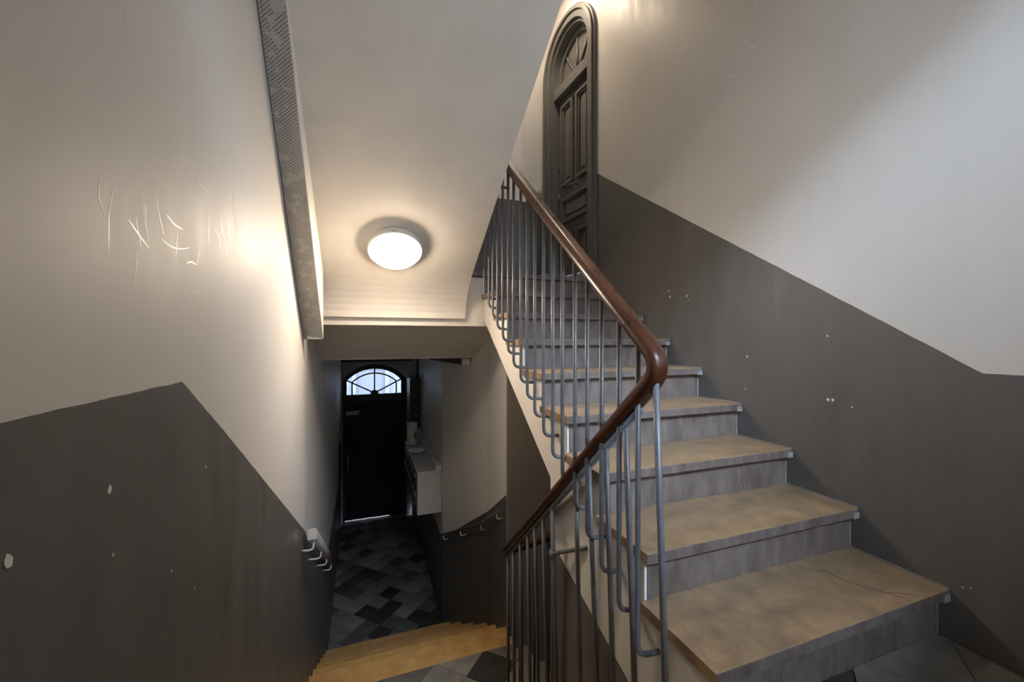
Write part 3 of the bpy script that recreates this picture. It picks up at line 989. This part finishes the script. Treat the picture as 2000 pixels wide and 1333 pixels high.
# ------------------------------------------------------------------ letter boxes and things on them
lb = thing('letter_box_unit', 'wall hung cream metal letter box unit in the corridor', 'letter box', (0.85, 4.82, -2.06))
W_, H_, LN = 0.285, 0.50, 1.55
MB().box(-W_, -0.002, 0, LN, 0, H_).build('body', M['cream_box'], lb, bevel=0.004)
for i in range(6):
    for j in range(2):
        ya = 0.03 + i * 0.25
        za = 0.03 + j * 0.23
        dd = MB().box(-W_ - 0.012, -W_ - 0.0005, ya, ya + 0.215, za, za + 0.21).build('letter_box_door', M['meter'], lb, bevel=0.002)
        MB().box(-W_ - 0.016, -W_ - 0.011, ya + 0.04, ya + 0.195, za + 0.16, za + 0.185).build('letter_flap', M['plastic'], dd)
        MB().box(-W_ - 0.018, -W_ - 0.011, ya + 0.105, ya + 0.13, za + 0.05, za + 0.075).build('lock', M['metal'], dd)
tr = thing('cable_trunking', 'pale cable trunking running along wall above letter boxes', 'trunking', (0.85, 4.84, -1.559))
MB().box(-0.065, -0.003, 0.0, 1.93, 0.0, 0.045).build('channel', M['plastic'], tr)
MB().box(-0.068, -0.002, 0.0, 1.93, 0.0455, 0.052).build('cover', M['white'], tr)

ring = thing('shallow_tray', 'shallow round white tray lying on the letter box unit', 'tray', (0.665, 5.70, -1.560))
MB().lathe([(0.0005, 0.001), (0.085, 0.001), (0.108, 0.028), (0.118, 0.030), (0.112, 0.036), (0.10, 0.034), (0.082, 0.008), (0.0005, 0.008)], 32).build('dish', M['plastic'], ring)
MB().lathe([(0.112, 0.036), (0.121, 0.033), (0.121, 0.026), (0.112, 0.028)], 32).build('rolled_rim', M['white'], ring)
jar = thing('canister', 'white canister with lid standing on the letter box unit', 'canister', (0.645, 6.16, -1.560))
MB().lathe([(0.0005, 0.001), (0.07, 0.001), (0.075, 0.012), (0.075, 0.27), (0.07, 0.285), (0.0005, 0.285)], 28).build('body', M['plastic'], jar)
MB().lathe([(0.0005, 0.286), (0.079, 0.286), (0.081, 0.31), (0.06, 0.325), (0.0005, 0.33)], 28).build('lid', M['white'], jar)
MB().box(0.02, 0.055, -0.082, -0.071, 0.10, 0.20).build('sticker', M['lime_green'], jar)

# meter cabinet and conduits
mc = thing('meter_cabinet', 'tall narrow brown meter cabinet beside the street door', 'cabinet', (0.85, 6.76, -1.43))
MB().box(-0.16, -0.001, 0, 0.55, 0, 0.78).build('body', M['meter'], mc, bevel=0.004)
MB().box(-0.172, -0.161, 0.02, 0.53, 0.02, 0.76).build('cabinet_door', M['meter'], mc)
MB().box(-0.11, -0.04, -0.008, 0.0, 0.19, 0.20).build('vent', M['metal'], mc)
MB().box(-0.11, -0.04, -0.008, 0.0, 0.30, 0.31).build('vent', M['metal'], mc)
for x, r, m_ in ((-0.045, 0.022, 'dark'), (-0.09, 0.016, 'metal'), (-0.125, 0.014, 'metal')):
    MB().tube([(x, 0.06, 0.781), (x, 0.06, 1.235)], r, 10).build('conduit', M[m_], mc)
mb_ = thing('junction_box', 'small white junction box under the brown meter cabinet', 'junction box', (0.85, 6.80, -1.52))
MB().box(-0.15, -0.001, 0, 0.12, 0, 0.07).build('body', M['plastic'], mb_, bevel=0.004)
MB().tube([(-0.03, 0.03, -0.038), (-0.03, 0.03, 0.0)], 0.012, 8).build('cable_gland', M['plastic'], mb_)

# batten under the corridor slab
bt = thing('ceiling_batten', 'shade-painted batten with white end block under corridor ceiling', 'light fitting', (0.99, 4.02, -0.20))
MB().prism([(-0.10, 0.03), (0.0, 0.03), (-0.145, 1.08), (-0.245, 1.08)], 'z', -0.055, 0.0).build('housing', M['dark'], bt)  # shadow on the housing's side is put into its dark colour
MB().box(-0.075, 0.005, -0.01, 0.04, -0.06, 0.005).build('end_block', M['plastic'], bt, bevel=0.006)

# intercom / strike plate and pipe at the left of the street door
ic = thing('door_strike', 'dark door strike with brass plate on wall beside street door', 'door lock', (xl(7.2), 7.2, -2.35))
MB().box(0.0, 0.03, 0, 0.10, 0.0, 0.62).build('backplate', M['dark'], ic)
MB().box(0.03, 0.045, 0.02, 0.08, 0.22, 0.40).build('brass_plate', M['brass'], ic)

# ------------------------------------------------------------------ wear on the walls, shine of the scuffs put into their colour
SCUFF_SHINE_L = [[(0.874, 0.177), (0.903, 0.17), (0.946, 0.173), (0.994, 0.185)], [(1.282, 0.332), (1.286, 0.294), (1.318, 0.246)], [(0.936, 0.36), (0.971, 0.354), (1.027, 0.355)], [(0.847, 0.274), (0.88, 0.271), (0.912, 0.269)], [(0.975, 0.305), (0.98, 0.292), (0.995, 0.288)], [(1.073, 0.353), (1.104, 0.347), (1.137, 0.348)], [(1.143, 0.258), (1.168, 0.25), (1.179, 0.22)], [(0.769, 0.18), (0.795, 0.166), (0.829, 0.15)], [(0.998, 0.092), (1.019, 0.099), (1.047, 0.089)], [(1.331, 0.125), (1.382, 0.136), (1.443, 0.135)], [(1.163, 0.483), (1.204, 0.486), (1.249, 0.498)], [(1.428, 0.364), (1.445, 0.319), (1.462, 0.251)], [(0.7, 0.215), (0.697, 0.19), (0.711, 0.17)], [(0.894, 0.223), (0.924, 0.214), (0.96, 0.214)], [(1.672, 0.493), (1.687, 0.433), (1.703, 0.362)], [(1.525, 0.288), (1.593, 0.258), (1.669, 0.277)], [(0.979, 0.151), (1.004, 0.158), (1.031, 0.156)], [(1.022, 0.339), (1.055, 0.333), (1.104, 0.332)], [(1.179, 0.295), (1.21, 0.256), (1.237, 0.216)]]
SCUFF_R = [[(2.428, 2.238), (2.361, 2.168), (2.291, 2.1), (2.254, 2.081)], [(1.677, 1.742), (1.711, 1.725), (1.77, 1.722), (1.844, 1.732)], [(1.506, 1.705), (1.517, 1.675), (1.535, 1.654)], [(1.893, 1.579), (1.843, 1.584), (1.78, 1.533), (1.752, 1.498)], [(1.752, 1.469), (1.667, 1.423), (1.587, 1.388)], [(1.963, 1.83), (1.992, 1.804), (2.027, 1.779)], [(1.625, 1.52), (1.644, 1.524), (1.66, 1.529)], [(1.862, 1.686), (1.87, 1.637), (1.855, 1.576)], [(1.573, 1.546), (1.54, 1.502), (1.505, 1.461)], [(2.165, 2.205), (2.127, 2.185), (2.099, 2.17)]]
CHIP_L = [(0.719, -0.209, 0.006), (0.548, -0.22, 0.007), (1.079, -0.284, 0.003), (1.014, -0.516, 0.002), (1.303, -0.728, 0.0025), (0.908, -0.424, 0.002), (1.622, -1.059, 0.002), (0.726, -0.304, 0.0025)]
CHIP_R = [(1.556, -0.09, 0.005), (1.166, -0.257, 0.006), (1.148, -0.257, 0.006), (1.074, -0.275, 0.004), (2.132, 0.312, 0.006), (2.118, 0.274, 0.006), (1.971, 0.266, 0.006), (1.169, 0.015, 0.004), (1.959, 0.24, 0.003), (0.75, -0.819, 0.003), (0.73, -0.81, 0.003), (1.567, -0.258, 0.003)]
for i, s in enumerate(SCUFF_SHINE_L):
    ribbon(smooth_line([(xl(y), y, z) for y, z in s]), 0.0011 + 0.0007 * (i % 3), (1, 0, 0), 0.0003).build('scuff_shine', M['scuff_shine'], wall_left)
rs = random.Random(11)
for i in range(46):
    y, z = rs.uniform(0.72, 1.75), rs.uniform(0.10, 0.50)
    ln, sl = rs.uniform(0.02, 0.07), rs.uniform(-0.5, 0.5)
    ribbon(smooth_line([(xl(y), y, z), (xl(y), y + sl * ln * 0.4, z - ln * 0.5), (xl(y), y + sl * ln, z - ln)]), rs.uniform(0.0005, 0.0012), (1, 0, 0), 0.0002).build('scuff_shine', M['scuff_shine'], wall_left)
for i, s in enumerate(SCUFF_R):
    ribbon(smooth_line([(XR, y, z) for y, z in s]), 0.0026 + 0.0008 * (i % 3), (-1, 0, 0), 0.0004).build('scuff_shine', M['scuff_shine'], wall_right)


def chip(x, y, z, s, nx, par):
    pts = []
    for i in range(7):
        a = 2 * PI * i / 7
        r = s * random.uniform(0.6, 1.2)
        pts.append((y + r * math.cos(a), z + 1.3 * r * math.sin(a)))
    MB().prism(pts, 'x', x, x + 0.0006 * nx).build('paint_chip', M['chip'], par)


for y, z, s in CHIP_L:
    chip(xl(y), y, z, s, 1, wall_left)
for y, z, s in CHIP_R:
    chip(XR, y, z, s, -1, wall_right)

# ------------------------------------------------------------------ outside: street and yard
struct('ground_street', MB().box(-9, 9, 8.25, 16, -3.6, -3.40), M['street'], 'street pavement beyond the street door', 'ground')
fb = thing('opposite_house', 'pale house front seen through the arched fanlight', 'building', (0, 13.5, -3.4))
MB().box(-8, 8, 0, 0.3, 0, 8.5).build('facade', M['facade'], fb)
for x in (-2.6, 0.15, 3.0):
    f_ = MB()
    f_.box(x - 0.55, x - 0.43, -0.06, 0, 0.9, 2.6).box(x + 0.43, x + 0.55, -0.06, 0, 0.9, 2.6).box(x - 0.43, x + 0.43, -0.06, 0, 2.48, 2.6).box(x - 0.43, x + 0.43, -0.06, 0, 0.9, 1.0)
    wf = f_.build('window_surround', M['facade'], fb)
    MB().box(x - 0.43, x + 0.43, -0.02, 0.01, 1.0, 2.48).build('shutter', M['facade_frame'], wf)
struct('wall_yard', MB().box(-9, 9, -6.0, -5.7, -4, 4.4), M['yard'], 'unseen yard wall shaped to cut low sky light at the stair window', 'wall')  # never in view; height and dark tone set to shape the window light
struct('ground_yard', MB().box(-9, 9, -5.7, -0.6, -4.2, -4), M['street'], 'yard ground outside the stair window', 'ground')
